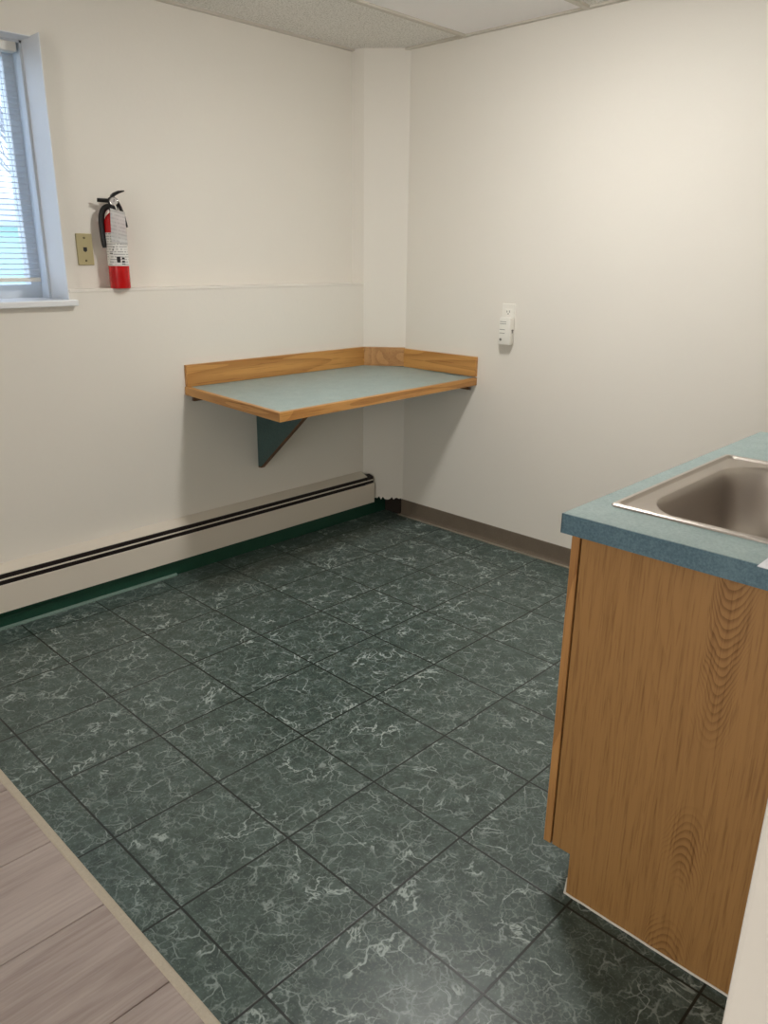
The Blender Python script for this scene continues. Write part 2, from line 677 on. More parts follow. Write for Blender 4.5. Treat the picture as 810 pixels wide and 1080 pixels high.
# boxed corner chase, its lower end cut ragged
bm = NB()
b2 = NB()
n = 22
top, bot = [], []
for i in range(n + 1):
    t = i / n
    x, y = P1[0] + (P2[0] - P1[0]) * t, P1[1] + (P2[1] - P1[1]) * t
    top.append(b2.verts.new((x, y, ZC + 0.0078)))
    zz = 0.092 + (random.uniform(-0.010, 0.012) if t > 0.30 else 0.0)
    bot.append(b2.verts.new((x, y, zz)))
for i in range(n):
    b2.faces.new((top[i], bot[i], bot[i + 1], top[i + 1]))
# return face above the ledge
r0, r1 = b2.verts.new((2.206, YN, ZC + 0.0078)), b2.verts.new((2.204, YN, ZL))
m0 = b2.verts.new((P1[0], P1[1], ZL))
b2.faces.new((r0, r1, m0, top[0]))
k0 = b2.verts.new((XR, YN, ZC + 0.0078))
b2.faces.new([top[n], k0] + [r0] + top[:n][::1])
bmesh.ops.recalc_face_normals(b2, faces=b2.faces[:])
merge(bm, b2)
struct('wall_corner', bm, M_WALL, 'slanted boxed corner of painted drywall with ragged lower end')

# ---------------------------------------------------------------- other walls
bm = NB()
box(bm, (XR, YF, 0.0), (XR + 0.12, 1.68, ZC))
struct('wall_right', bm, M_WALL, 'plain cream drywall right of the corner desk')
bm = NB()
box(bm, (XB - 0.12, YF - 0.12, 0.0), (XB, 1.68, ZC))
struct('wall_back', bm, M_WALL, 'cream wall at the far end of the adjoining room')
bm = NB()
box(bm, (XB, YF - 0.12, 0.0), (XR + 0.12, YF, ZC))
struct('wall_front', bm, M_WALL, 'cream wall opposite the window')
# partition behind the counter, its end close to the camera
HX0, HY0 = -0.222, -1.457
bm = NB()
box(bm, (HX0, HY0 - 0.12, 0.0), (XR, HY0, ZC), 0.004)
struct('wall_near', bm, M_WALL, 'cream partition wall behind the sink counter')

# frame added round the fill light, behind the camera
bm = NB()
dy0_, dy1_, dz0_, dz1_ = -2.06, -0.64, 0.235, 2.105
wall_x = XB
for lo, hi in (((XB, dy0_ - 0.07, 0.0), (XB + 0.05, dy0_ + 0.01, 2.18)), ((XB, dy1_ - 0.01, 0.0), (XB + 0.05, dy1_ + 0.07, 2.18)),
               ((XB, dy0_, 2.095), (XB + 0.05, dy1_, 2.18)), ((XB, dy0_, 0.0), (XB + 0.05, dy1_, 0.245))):
    box(bm, lo, hi, 0.003)
struct('fill_light_frame', bm, M_VINYL, 'white frame added round the unseen fill light')

# ---------------------------------------------------------------- ceiling
bm = NB()
box(bm, (XB - 0.12, YF - 0.12, ZC + 0.008), (XR + 0.12, 1.68, ZC + 0.10))
struct('ceiling', bm, M_CEIL, 'suspended ceiling of rough off-white tiles')
bm = NB()
box(bm, (1.095, 0.290, ZC + 0.0066), (XR - 0.004, 0.886, ZC + 0.0095))
cei = bpy.data.objects['ceiling']
nt_ = obj('smooth_tile', bm, Mat('smooth_white_tile', srgb(250, 247, 246), 0.8, spec=0.1).m, cei, 'newer smooth white ceiling tile')
nt_['kind'] = 'structure'
bm = NB()
GY = [0.893 - 0.6096 * k for k in range(-0, 8)]
for y in GY:
    box(bm, (XB, y - 0.012, ZC - 0.002), (XR, y + 0.012, ZC + 0.0085), 0.0008, 1)
for k in range(5):
    x = 1.09 - 1.2192 * k
    box(bm, (x - 0.012, YF, ZC - 0.001), (x + 0.012, YN, ZC + 0.0085), 0.0008, 1)
# wall angles
box(bm, (XR - 0.022, YF, ZC - 0.001), (XR, 1.24, ZC + 0.0085))
box(bm, (XB, YN - 0.020, ZC - 0.001), (2.204, YN, ZC + 0.0085))
struct('trim_2', bm, M_GRID, 'metal grid bars of the suspended ceiling')
# ---------------------------------------------------------------- baseboards
bm = NB()
prof = [(XR, 0.0), (XR - 0.016, 0.0), (XR - 0.015, 0.003), (XR - 0.007, 0.010), (XR - 0.0045, 0.02), (XR - 0.004, 0.088), (XR - 0.002, 0.090), (XR, 0.090)]
prism(bm, [(x, 1.226, z) for x, z in prof], (0, -(1.226 + 1.457), 0))
br = struct('baseboard_right', bm, M_COVE, 'taupe vinyl cove baseboard under the right wall')
bm = NB()
prism(bm, [(XR - 0.024, 1.235, 0.0), (XR - 0.024, 1.235, 0.004), (XR - 0.014, 1.235, 0.0055), (XR - 0.012, 1.235, 0.0)], (0, -2.69, 0))
obj('toe_lip', bm, M_COVE_LIP, br, 'paler lip along the floor')['kind'] = 'structure'

bm = NB()
box(bm, (-0.60, 1.348, 0.0), (XR - 0.0005, YN - 0.001, 0.086), 0.0015, 1)
bl = struct('baseboard_left', bm, M_GREEN, 'dark green painted board under the baseboard heater')
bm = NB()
box(bm, (XR - 0.010, 1.2265, 0.0), (XR - 0.0006, 1.347, 0.091))  # dark filler paints the shade of the recess under the corner
obj('gap_shade_filler', bm, Mat('painted_gap_shade', srgb(46, 38, 31), 0.85).m, bl, 'dark filler painting the shade in the gap under the corner')['kind'] = 'structure'
bm = NB()
prism(bm, [(-0.6, 1.337, 0.0), (-0.6, 1.338, 0.004), (-0.6, 1.344, 0.009), (-0.6, 1.349, 0.010), (-0.6, 1.349, 0.0)], (1.60, 0, 0))
obj('vinyl_edge', bm, M_GREEN_EDGE, bl, 'pale green vinyl edge curling up from floor')['kind'] = 'structure'
bm = NB()   # strip that has come loose at the left end
prism(bm, [(-0.30, 1.334, 0.020), (-0.30, 1.332, 0.062), (0.10, 1.332, 0.056), (0.52, 1.345, 0.052), (0.52, 1.346, 0.046), (0.1, 1.338, 0.040), (0.0, 1.338, 0.020)], (0, 0.002, 0.0))
obj('loose_strip', bm, M_GREEN, bl, 'strip of the green base coming loose')['kind'] = 'structure'
bm = NB()
box(bm, (XB, YA - 0.012, 0.0), (-0.60, YA, 0.088), 0.002)
struct('baseboard_rear', bm, M_WHITE_CAP, 'white baseboard of the adjoining room')

# ---------------------------------------------------------------- window
bm = NB()   # jamb liner and sash frame
FY = 1.600
t = 0.05
wall_with_hole(bm, WX0 + 0.0, WX1 - 0.0, FY, FY + 0.06, WZ0, WZ1, WX0 + t, WX1 - t, WZ0 + t, WZ1 - t)
box(bm, (WX1 - 0.012, 1.535, WZ0), (WX1 - 0.0005, FY, WZ1))
box(bm, (WX0 + 0.0005, 1.535, WZ0), (WX0 + 0.012, FY, WZ1))
box(bm, (WX0, 1.535, WZ1 - 0.010), (WX1, FY, WZ1 - 0.0005))
xm = (WX0 + WX1) / 2
box(bm, (xm - 0.022, FY + 0.005, WZ0 + t), (xm + 0.022, FY + 0.05, WZ1 - t), 0.003)
win = struct('window_1', bm, M_VINYL, 'white vinyl slider window behind lowered mini blinds')
bm = NB()
box(bm, (WX0 + t - 0.005, FY + 0.026, WZ0 + t - 0.005), (WX1 - t + 0.005, FY + 0.030, WZ1 - t + 0.005))
obj('pane', bm, M_GLASS, win)['kind'] = 'structure'
bm = NB()
box(bm, (WX0 - 0.025, 1.362, 1.190), (0.692, FY, 1.2125), 0.003)
obj('sill', bm, M_WHITE_CAP, win, 'white sill board below the blinds')['kind'] = 'structure'
bm = NB()
for x, s in ((WX1, -1), (WX0, 1)):
    box(bm, (min(x, x + s * 0.003), YA + 0.0, WZ0), (max(x, x + s * 0.003), 1.535, WZ1))
box(bm, (WX0, YN, WZ1 - 0.003), (WX1, 1.535, WZ1))
obj('reveal', bm, M_REVEAL, win, 'white painted side of the opening')['kind'] = 'structure'

bl_t = thing('mini_blind', 'white horizontal mini blind lowered over the window', 'window blind', (xm, 1.555, 1.27))
BX0, BX1, BY = WX0 + 0.028, 0.636, 1.556
bm = NB()
box(bm, (BX0, BY - 0.022, 2.052), (BX1 + 0.012, BY + 0.020, 2.083), 0.003)
obj('headrail', bm, M_WHITE_PLASTIC, bl_t)
bm = NB()
nsl = 40
for i in range(nsl):
    z = 1.300 + (2.040 - 1.300) * i / (nsl - 1)
    b2 = NB()
    L = []
    for j in range(5):
        s = (j / 4 - 0.5)
        yy = BY + s * 0.024
        zz = z + s * 0.0045 + 0.0022 * (1 - 4 * s * s)
        L.append((b2.verts.new((BX0 + 0.004, yy, zz)), b2.verts.new((BX1, yy, zz))))
    for a, b in zip(L, L[1:]):
        b2.faces.new((a[0], a[1], b[1], b[0]))
    r = bmesh.ops.solidify(b2, geom=b2.faces[:], thickness=0.0006)
    merge(bm, b2)
M_SLAT = Mat('slat_enamel', srgb(226, 230, 236), 0.4).m
obj('slats', bm, M_SLAT, bl_t)
bm = NB()
box(bm, (BX0 + 0.002, BY - 0.012, 1.273), (BX1 + 0.002, BY + 0.012, 1.289), 0.003)
obj('bottom_rail', bm, M_WHITE_PLASTIC, bl_t)
for x in (BX0 + 0.05, (BX0 + BX1) / 2, BX1 - 0.042):
    bm = NB()
    for yy in (BY - 0.013, BY + 0.013):
        tube(bm, [(x, yy, 1.28), (x, yy, 1.7), (x, yy, 2.06)], 0.0011, 6)
    obj('ladder_cord', bm, M_SLAT, bl_t)

# ---------------------------------------------------------------- outside the window
def snow():
    m = Mat('pale_ground_cover', srgb(214, 222, 222), 0.9)
    f = m.noise(m.coord(), 1.5, 4)
    m.color(m.ramp(f, [(0.35, srgb(178, 196, 178)), (0.6, srgb(224, 230, 232))]))
    return m.m

bm = NB()
box(bm, (-12, 1.70, 0.75), (26, 40, 0.90))
o = obj('ground', bm, snow())
o['kind'] = 'structure'
o['label'] = 'pale lawn outside the window'


def siding():
    m = Mat('pale_green_siding', srgb(196, 232, 220), 0.6)
    s = m.n('SeparateXYZ')
    m.link(m.coord(), s.inputs[0])
    f = m.math('FRACT', m.math('DIVIDE', s.outputs[2], 0.12))
    m.bump(f, 0.6, 0.012)
    return m.m


M_SIDING = siding()
g = thing('garage', 'low pale green sided shed seen through the blinds', 'shed', (4.0, 11.5, 0.9))
bm = NB()
box(bm, (-3.0, 10.0, 0.9), (8.5, 13.0, 1.72))
obj('siding_wall', bm, M_SIDING, g)
bm = NB()
prism(bm, [(-3.2, 9.75, 1.70), (-3.2, 9.75, 1.76), (-3.2, 11.5, 2.15), (-3.2, 13.25, 1.76), (-3.2, 13.25, 1.70), (-3.2, 11.5, 2.08)], (11.9, 0, 0))
obj('roof', bm, laminate('snowy_roof', srgb(206, 212, 222), srgb(168, 176, 190), 0.8), g)


def bark():
    m = Mat('bark', srgb(170, 168, 170), 0.9)
    f = m.noise(m.coord((8, 8, 2)), 3.0, 5)
    m.color(m.ramp(f, [(0.3, srgb(150, 148, 150)), (0.7, srgb(196, 196, 200))]))  # bark lightened, haze is put into its colour
    return m.m


M_BARK = bark()


def branchy(bm, p, d, L, r, depth):
    q = p + d * L
    mid = p + d * L * 0.5 + Vector((random.uniform(-1, 1), random.uniform(-1, 1), 0)) * L * 0.05
    tube(bm, [p, mid, q], [r, r * 0.85, r * 0.65], 6)
    if depth == 0:
        return
    for _ in range(3):
        nd = (d + Vector((random.uniform(-1, 1), random.uniform(-1, 1), random.uniform(-0.2, 0.6))) * 0.65).normalized()
        branchy(bm, p + d * L * random.uniform(0.6, 1.0), nd, L * random.uniform(0.6, 0.8), r * 0.55, depth - 1)


for i, (x, y, nm) in enumerate(((6.6, 15.5, 'bare grey tree nearest behind the shed roof'), (3.2, 17.5, 'bare grey tree further off behind the shed'), (8.6, 20.0, 'bare grey tree furthest away beyond the shed'))):
    tr_ = thing('bare_tree', nm, 'tree', (x, y, 0.9))
    bm = NB()
    tube(bm, [(x, y, 0.86), (x + 0.05, y, 1.7), (x, y, 2.6)], [0.16, 0.13, 0.11], 8)
    obj('trunk', bm, M_BARK, tr_)
    bm = NB()
    for _ in range(4):
        d = Vector((random.uniform(-0.6, 0.6), random.uniform(-0.6, 0.6), 0.9)).normalized()
        branchy(bm, Vector((x, y, random.uniform(2.2, 2.55))), d, random.uniform(1.0, 1.5), 0.06, 3)
    obj('crown', bm, M_BARK, tr_)

# ---------------------------------------------------------------- base cabinet
cab = thing('base_cabinet', 'oak base cabinet below the teal sink counter', 'cabinet', (1.13, -1.14, 0.0))
PX = 0.640
PY0 = -0.845      # panel front
bm = NB()
prism(bm, [(PX, PY0 - 0.0035, 0.868), (PX, PY0 - 0.0035, 0.113), (PX, -0.895, 0.113), (PX, -0.895, 0.0), (PX, -1.452, 0.0), (PX, -1.452, 0.868)], (0.016, 0, 0))
obj('side_panel', bm, M_OAK_PANEL, cab)
bm = NB()
prism(bm, [(1.62, PY0, 0.868), (1.62, PY0, 0.113), (1.62, -0.895, 0.113), (1.62, -0.895, 0.0), (1.62, -1.452, 0.0), (1.62, -1.452, 0.868)], (-0.016, 0, 0))
obj('side_panel', bm, M_OAK_PANEL, cab)
bm = NB()
for lo, hi in (((PX - 0.003, PY0, 0.113), (0.685, -0.827, 0.868)), ((1.578, PY0, 0.113), (1.623, -0.827, 0.868)),
               ((0.685, PY0, 0.113), (1.578, -0.827, 0.150)), ((0.685, PY0, 0.830), (1.578, -0.827, 0.868)),
               ((0.685, PY0, 0.690), (1.578, -0.827, 0.722)), ((1.11, PY0, 0.150), (1.15, -0.827, 0.690))):
    box(bm, lo, hi, 0.0012, 1)
obj('face_frame', bm, M_OAK_FRAME, cab)


def cab_door(x0, x1, z0, z1, kind, hx):
    bm = NB()
    y0, y1 = -0.827, -0.809
    w_ = 0.055
    box(bm, (x0, y0, z0), (x0 + w_, y1, z1), 0.002, 1)
    box(bm, (x1 - w_, y0, z0), (x1, y1, z1), 0.002, 1)
    if z1 - z0 > 0.2:
        box(bm, (x0 + w_, y0, z0), (x1 - w_, y1, z0 + w_), 0.002, 1)
        box(bm, (x0 + w_, y0, z1 - w_), (x1 - w_, y1, z1), 0.002, 1)
        box(bm, (x0 + w_, y0, z0 + w_), (x1 - w_, y1 - 0.008, z1 - w_))
    else:
        box(bm, (x0 + w_, y0, z0), (x1 - w_, y1, z1), 0.002, 1)
    d = obj(kind, bm, M_OAK_FRAME, cab)
    bm = NB()
    zc = z1 - 0.05 if kind == 'door' else (z0 + z1) / 2
    lathe(bm, [(0.006, 0), (0.005, 0.012), (0.015, 0.018), (0.014, 0.026), (0.002, 0.029)], (hx, y1, zc), (0, 1, 0), 20)
    obj('knob', bm, M_CHROME, d, smooth=True)


# the doors stand back from the panel's end so that only the frame's edge is seen
cab_door(0.700, 1.118, 0.140, 0.698, 'door', 1.09)
cab_door(1.142, 1.565, 0.140, 0.698, 'door', 1.17)
cab_door(0.700, 1.118, 0.714, 0.842, 'false_drawer_front', 0.91)
cab_door(1.142, 1.565, 0.714, 0.842, 'false_drawer_front', 1.355)
bm = NB()
box(bm, (PX + 0.016, -0.905, 0.0), (1.604, -0.897, 0.113))
obj('toe_kick', bm, M_OAK_DARK, cab)
bm = NB()
box(bm, (PX + 0.016, -1.449, 0.113), (1.604, -0.846, 0.128))
box(bm, (PX + 0.016, -1.452, 0.113), (1.604, -1.446, 0.868))
obj('carcass', bm, M_OAK_PANEL, cab)
bm = NB()
pts = []
for i in range(26):
    y = -0.893 - (1.452 - 0.893) * i / 25
    pts.append((PX - 0.001, y, 0.0025 + random.uniform(0, 0.0015)))
tube(bm, pts, 0.0026, 8)
obj('caulk_bead', bm, M_WHITE_PLASTIC, cab, 'white caulk line along the floor')
bm = NB()
tube(bm, [(PX + 0.002, -0.892, 0.0), (PX + 0.0, -0.893, 0.02), (PX + 0.001, -0.8935, 0.045)], [0.004, 0.002, 0.0008], 8)
obj('corner_bead', bm, M_WHITE_PLASTIC, cab, 'white caulk at toe kick corner')

# ---------------------------------------------------------------- countertop with a cut-out, and the sink
SX0, SX1, SY0, SY1 = 0.703, 1.290, -0.866, -1.425


def rrect(x0, x1, y0, y1, r, z, n=8):
    """rounded rectangle loop, y0 > y1"""
    pts = []
    for cx, cy, a0 in ((x1 - r, y0 - r, 0), (x0 + r, y0 - r, 90), (x0 + r, y1 + r, 180), (x1 - r, y1 + r, 270)):
        for k in range(n + 1):
            a = math.radians(a0 + 90 * k / n)
            pts.append(Vector((cx + r * math.cos(a), cy + r * math.sin(a), z)))
    return pts


def bridge_loops(b2, loops, closed=True):
    vl = [[b2.verts.new(p) for p in L] for L in loops]
    for a, b in zip(vl, vl[1:]):
        n = len(a)
        for i in range(n):
            b2.faces.new((a[i], a[(i + 1) % n], b[(i + 1) % n], b[i]))
    return vl


ct = thing('countertop', 'teal laminate countertop around the steel sink', 'countertop', (1.125, -1.139, 0.8755))
CT0 = 0.8755
bm = NB()
# four slabs round the cut-out
hx0, hx1, hy0, hy1 = SX0 + 0.013, SX1 - 0.013, SY0 - 0.013, SY1 + 0.013
for lo, hi in (((CX0 + 0.001, hy0, CT0), (CX1, CY0 - 0.001, CZ)), ((CX0 + 0.001, CY1, CT0), (CX1, hy1, CZ)),
               ((CX0 + 0.001, hy1, CT0), (hx0, hy0, CZ)), ((hx1, hy1, CT0), (CX1, hy0, CZ))):
    box(bm, lo, hi)
obj('top_surface', bm, M_LAM, ct)
bm = NB()
box(bm, (CX0 - 0.001, CY1, CT0 - 0.0005), (CX0 + 0.001, CY0 + 0.001, CZ - 0.0008))
box(bm, (CX0 - 0.001, CY0 - 0.001, CT0 - 0.0005), (CX1, CY0 + 0.001, CZ - 0.0008))
obj('edge_band', bm, M_LAM_EDGE, ct, 'darker teal edge band')
bm = NB()
box(bm, (PX, -1.45, 0.868), (0.700, -0.846, CT0))
box(bm, (1.293, -1.45, 0.868), (1.62, -0.846, CT0))
box(bm, (0.700, -0.866, 0.868), (1.293, -0.846, CT0))
box(bm, (0.700, -1.45, 0.868), (1.293, -1.428, CT0))
obj('build_up_strip', bm, M_DARK, ct)

sk = thing('sink', 'stainless steel sink set into the teal countertop', 'sink', (1.0, -1.15, 0.915))
bm = NB()
b2 = NB()
loops = []
def ins(d, z, r):
    return rrect(SX0 + d, SX1 - d, SY0 - d, SY1 + d, r, z)
loops.append(ins(0.0, CZ + 0.0003, 0.012))
loops.append(ins(0.001, CZ + 0.0035, 0.012))
loops.append(ins(0.005, CZ + 0.0062, 0.012))
loops.append(ins(0.012, CZ + 0.0060, 0.012))
loops.append(ins(0.017, CZ + 0.0005, 0.012))
loops.append(ins(0.020, CZ - 0.0005, 0.012))
B0 = (0.728, 1.247, -0.914, -1.335)
def bl_(d, z, r):
    return rrect(B0[0] + d, B0[1] - d, B0[2] - d, B0[3] + d, r, z)
loops.append(bl_(-0.006, CZ + 0.0004, 0.115))
loops.append(bl_(-0.001, CZ - 0.0012, 0.11))
obj_loops = loops
vl = bridge_loops(b2, loops)
for f in b2.faces:
    f.smooth = True
bmesh.ops.recalc_face_normals(b2, faces=b2.faces[:])
merge(bm, b2)
obj('rim', bm, M_STEEL, sk, smooth=True)
bm = NB()
b2 = NB()
loops = [bl_(-0.001, CZ - 0.0012, 0.11), bl_(0.003, CZ - 0.006, 0.108), bl_(0.006, CZ - 0.018, 0.106), bl_(0.010, CZ - 0.05, 0.104), bl_(0.014, CZ - 0.09, 0.102), bl_(0.020, CZ - 0.125, 0.10),
         bl_(0.029, CZ - 0.150, 0.096), bl_(0.042, CZ - 0.166, 0.088), bl_(0.060, CZ - 0.174, 0.078), bl_(0.085, CZ - 0.178, 0.06), bl_(0.13, CZ - 0.180, 0.05)]
vl = bridge_loops(b2, loops)
b2.faces.new(vl[-1])
bmesh.ops.recalc_face_normals(b2, faces=b2.faces[:])
for f in b2.faces:
    f.normal_flip()
bmesh.ops.solidify(b2, geom=b2.faces[:], thickness=0.0012)
merge(bm, b2)
obj('bowl', bm, M_STEEL, sk, smooth=True)
bm = NB()
dc = ((B0[0] + B0[1]) / 2, (B0[2] + B0[3]) / 2, CZ - 0.1795)
lathe(bm, [(0.057, 0.0), (0.056, 0.003), (0.045, 0.003), (0.040, -0.0005), (0.012, -0.0005), (0.008, 0.004), (0.002, 0.006)], dc, seg=28)
obj('drain', bm, M_CHROME, sk, smooth=True)

# ---------------------------------------------------------------- paper by the sink
bm = NB()
box(bm, (0.566, -1.424, CZ + 0.0068), (0.720, -1.198, CZ + 0.0085), 0.0004, 1)
pp = obj('paper_sheet', bm, Mat('white_paper', srgb(238, 240, 246), 0.5).m, origin=(0.64, -1.31, CZ + 0.0068))
pp['label'] = 'white folded paper overhanging the counter edge by the sink'
pp['category'] = 'paper'

# ---------------------------------------------------------------- corner wall desk
desk = thing('wall_desk', 'oak edged teal corner desk fixed to the walls above the heater', 'desk', (1.75, YA, 0.78))
def zt(y):
    return 0.832 - (YA - y) * 0.020
TH = 0.034
A_ = (1.136, YA - 0.0005)
B_ = (1.112, 0.702)
D_ = (XR - 0.0005, 0.742)
E_ = (XR - 0.0005, 1.2215)
G_ = (2.2215, YA - 0.0005)


def slab(bm, poly, top_off, thick, bev=0.0):
    b2 = NB()
    a = [b2.verts.new((x, y, zt(y) + top_off)) for x, y in poly]
    b = [b2.verts.new((x, y, zt(y) + top_off - thick)) for x, y in poly]
    n = len(poly)
    b2.faces.new(a)
    b2.faces.new(b[::-1])
    for i in range(n):
        b2.faces.new((a[i], a[(i + 1) % n], b[(i + 1) % n], b[i]))
    bmesh.ops.recalc_face_normals(b2, faces=b2.faces[:])
    if bev:
        bmesh.ops.bevel(b2, geom=b2.edges[:], offset=bev, segments=2, profile=0.5, affect='EDGES')
    merge(bm, b2)


EW = 0.019
# inner corner of the edging
ax, bx = A_[0] + EW, B_[0] + EW
dirF = Vector((D_[0] - B_[0], D_[1] - B_[1])).normalized()
nF = Vector((-dirF.y, dirF.x))
Bi = (bx + 0.0007, B_[1] + nF.y * EW + 0.002)
Di = (D_[0], D_[1] + EW / dirF.x)
bm = NB()
slab(bm, [(ax, A_[1]), Bi, Di, E_, G_], 0.0, TH)
obj('worktop', bm, M_LAM, desk)
bm = NB()
slab(bm, [B_, D_, Di, Bi], 0.0012, TH + 0.002, 0.0012)
obj('front_edging', bm, M_OAK_X, desk)
bm = NB()
slab(bm, [A_, B_, Bi, (ax, A_[1])], 0.0012, TH + 0.002, 0.0012)
obj('side_edging', bm, M_OAK_Y, desk)
BT = 0.019
ZB = 0.926
bm = NB()
# back board along the left wall
xg = 2.186
prism(bm, [(1.140, YA - 0.0005, 0.8325), (2.2215, YA - 0.0005, 0.8325), (2.2090, YA - BT, 0.8325), (1.140, YA - BT, 0.8325)], (0, 0, ZB - 0.8325), 0.0012)
obj('back_board', bm, M_OAK_X, desk)
bm = NB()
off = Vector((P2[1] - P1[1], -(P2[0] - P1[0]))).normalized() * BT
q1, q2 = Vector((2.2225, YA - 0.001)), Vector((XR - 0.0005, 1.2235))
prism(bm, [(q1.x, q1.y, 0.830), (q2.x, q2.y, 0.830), (XR - BT, 1.215, 0.830), (2.2093, YA - BT - 0.0005, 0.830)], (0, 0, ZB - 0.830), 0.0012)
obj('corner_board', bm, M_OAK_DIAG, desk)
bm = NB()
prism(bm, [(XR - 0.0005, 0.742, 0.8275), (XR - 0.0005, 1.2225, 0.8275), (XR - BT, 1.2145, 0.8275), (XR - BT, 0.742, 0.8275)], (0, 0, 0.921 - 0.8275), 0.0012)
obj('end_board', bm, M_OAK_Y, desk)
# knee bracket
bm = NB()
XK = 1.510
prism(bm, [(XK + 0.001, YA - 0.0005, 0.797), (XK + 0.001, YA - 0.0005, 0.408), (XK + 0.001, YA - 0.022, 0.408), (XK + 0.001, 0.985, 0.745), (XK + 0.001, 0.985, zt(0.985) - TH - 0.002)], (0.017, 0, 0))
bk = obj('bracket', bm, M_LAM_DARK, desk, 'dark teal triangular knee bracket')
bm = NB()
prism(bm, [(XK, YA - 0.001, 0.402), (XK, YA - 0.024, 0.4025), (XK, 0.981, 0.742), (XK, 0.981, zt(0.985) - TH - 0.002), (XK, 0.986, zt(0.985) - TH - 0.002), (XK, 0.986, 0.7455), (XK, YA - 0.022, 0.4085), (XK, YA - 0.001, 0.4085)], (0.019, 0, 0), 0.0005)
obj('bracket_edging', bm, M_OAK_DARK, bk, 'brown wood edging on the slanted side')
# wall cleats with the small hooks at their ends
bm = NB()
box(bm, (1.165, YA - 0.022, zt(YA) - TH - 0.030), (1.505, YA - 0.0005, zt(YA) - TH - 0.0025), 0.001, 1)
c1 = obj('cleat', bm, M_OAK_DARK, desk)
bm = NB()
for x in (1.158, 1.168):
    tube(bm, [(x, YA - 0.018, 0.798), (x, YA - 0.019, 0.776), (x + 0.004, YA - 0.012, 0.770)], 0.0018, 6)
obj('screw_hook', bm, M_CHROME, c1)
bm = NB()
box(bm, (XR - 0.022, 0.775, zt(0.77) - TH - 0.026), (XR - 0.0005, 1.18, zt(0.77) - TH - 0.0055), 0.001, 1)
c2 = obj('cleat', bm, M_OAK_DARK, desk)
bm = NB()
for y in (0.765, 0.772):
    tube(bm, [(XR - 0.018, y, 0.784), (XR - 0.019, y, 0.762), (XR - 0.012, y + 0.003, 0.758)], 0.0018, 6)
obj('screw_hook', bm, M_CHROME, c2)

# ---------------------------------------------------------------- baseboard heater
ht = thing('baseboard_heater', 'long cream baseboard heater along the wall below the desk', 'heater', (0.80, YA, 0.086))
HXa, HXe, HXb = -0.85, 2.205, 2.245
bm = NB()
prism(bm, [(HXa, YA - 0.0005, 0.088), (HXa, YA - 0.0005, 0.250), (HXa, YA - 0.004, 0.250), (HXa, 1.3345, 0.2295), (HXa, 1.334, 0.2265), (HXa, 1.3355, 0.2265), (HXa, YA - 0.006, 0.246), (HXa, YA - 0.006, 0.088)], (2.2 - HXa, 0, 0))
obj('back_plate', bm, M_HEATER, ht)
bm = NB()
prism(bm, [(HXa, 1.3225, 0.077), (HXa, 1.3225, 0.186), (HXa, 1.3245, 0.1875), (HXa, 1.3265, 0.186), (HXa, 1.3265, 0.079), (HXa, 1.345, 0.079), (HXa, 1.345, 0.077)], (HXe - HXa, 0, 0))
obj('front_cover', bm, M_HEATER, ht)
bm = NB()
prism(bm, [(HXa, 1.3255, 0.2045), (HXa, 1.3255, 0.2095), (HXa, 1.327, 0.2105), (HXa, 1.327, 0.2045)], (2.238 - HXa, 0, 0))
obj('damper', bm, M_HEATER, ht)
bm = NB()
box(bm, (HXa + 0.01, 1.336, 0.095), (2.19, YA - 0.0065, 0.2225))
obj('dark_slot_liner', bm, M_SLOT_SHADE, ht, 'dark liner for the fins and the shade inside the slots')
bm = NB()
b2 = NB()
def capy(x, y):
    return min(y, YA - (x - 2.222) * (0.167 / 0.145) - 0.002)
L = []
for x in (HXe, HXb):
    L.append([b2.verts.new((x, capy(x, y), z)) for y, z in ((1.3225, 0.077), (1.3225, 0.186), (1.3265, 0.187), (1.345, 0.187), (1.375, 0.187), (1.375, 0.077))])
for i in range(6):
    b2.faces.new((L[0][i], L[0][(i + 1) % 6], L[1][(i + 1) % 6], L[1][i]))
b2.faces.new(L[0][::-1])
b2.faces.new(L[1])
bmesh.ops.recalc_face_normals(b2, faces=b2.faces[:])
merge(bm, b2)
obj('end_cap', bm, M_HEATER, ht)
bm = NB()
b2 = NB()
L = []
for x in (2.191, HXb - 0.002):
    L.append([b2.verts.new((x, capy(x, y), z)) for y, z in ((1.329, 0.188), (1.329, 0.2235), (1.345, 0.228), (1.372, 0.233), (1.372, 0.188))])
for i in range(5):
    b2.faces.new((L[0][i], L[0][(i + 1) % 5], L[1][(i + 1) % 5], L[1][i]))
b2.faces.new(L[0][::-1])
b2.faces.new(L[1])
bmesh.ops.recalc_face_normals(b2, faces=b2.faces[:])
merge(bm, b2)
obj('end_slot', bm, M_SLOT_SHADE, ht, 'dark block painting the shade at the open slot end')

# ---------------------------------------------------------------- fire extinguisher
EX, EY, EZ = 0.884, 1.394, ZL
fe = thing('fire_extinguisher', 'red fire extinguisher with white tag standing on the wall ledge', 'fire extinguisher', (EX, EY, EZ))
ER = 0.039
bm = NB()
lathe(bm, [(0.030, 0.002), (0.0375, 0.0), (ER, 0.004), (ER, 0.235), (0.0375, 0.250), (0.032, 0.263), (0.022, 0.273), (0.015, 0.278), (0.0145, 0.288)], (EX, EY, EZ), seg=40)
obj('cylinder', bm, M_RED, fe, 'red enamel cylinder', smooth=True)
# camera side direction
cd = Vector((cam.matrix_world.translation.x - EX, cam.matrix_world.translation.y - EY, 0)).normalized()
cang = math.atan2(cd.y, cd.x)


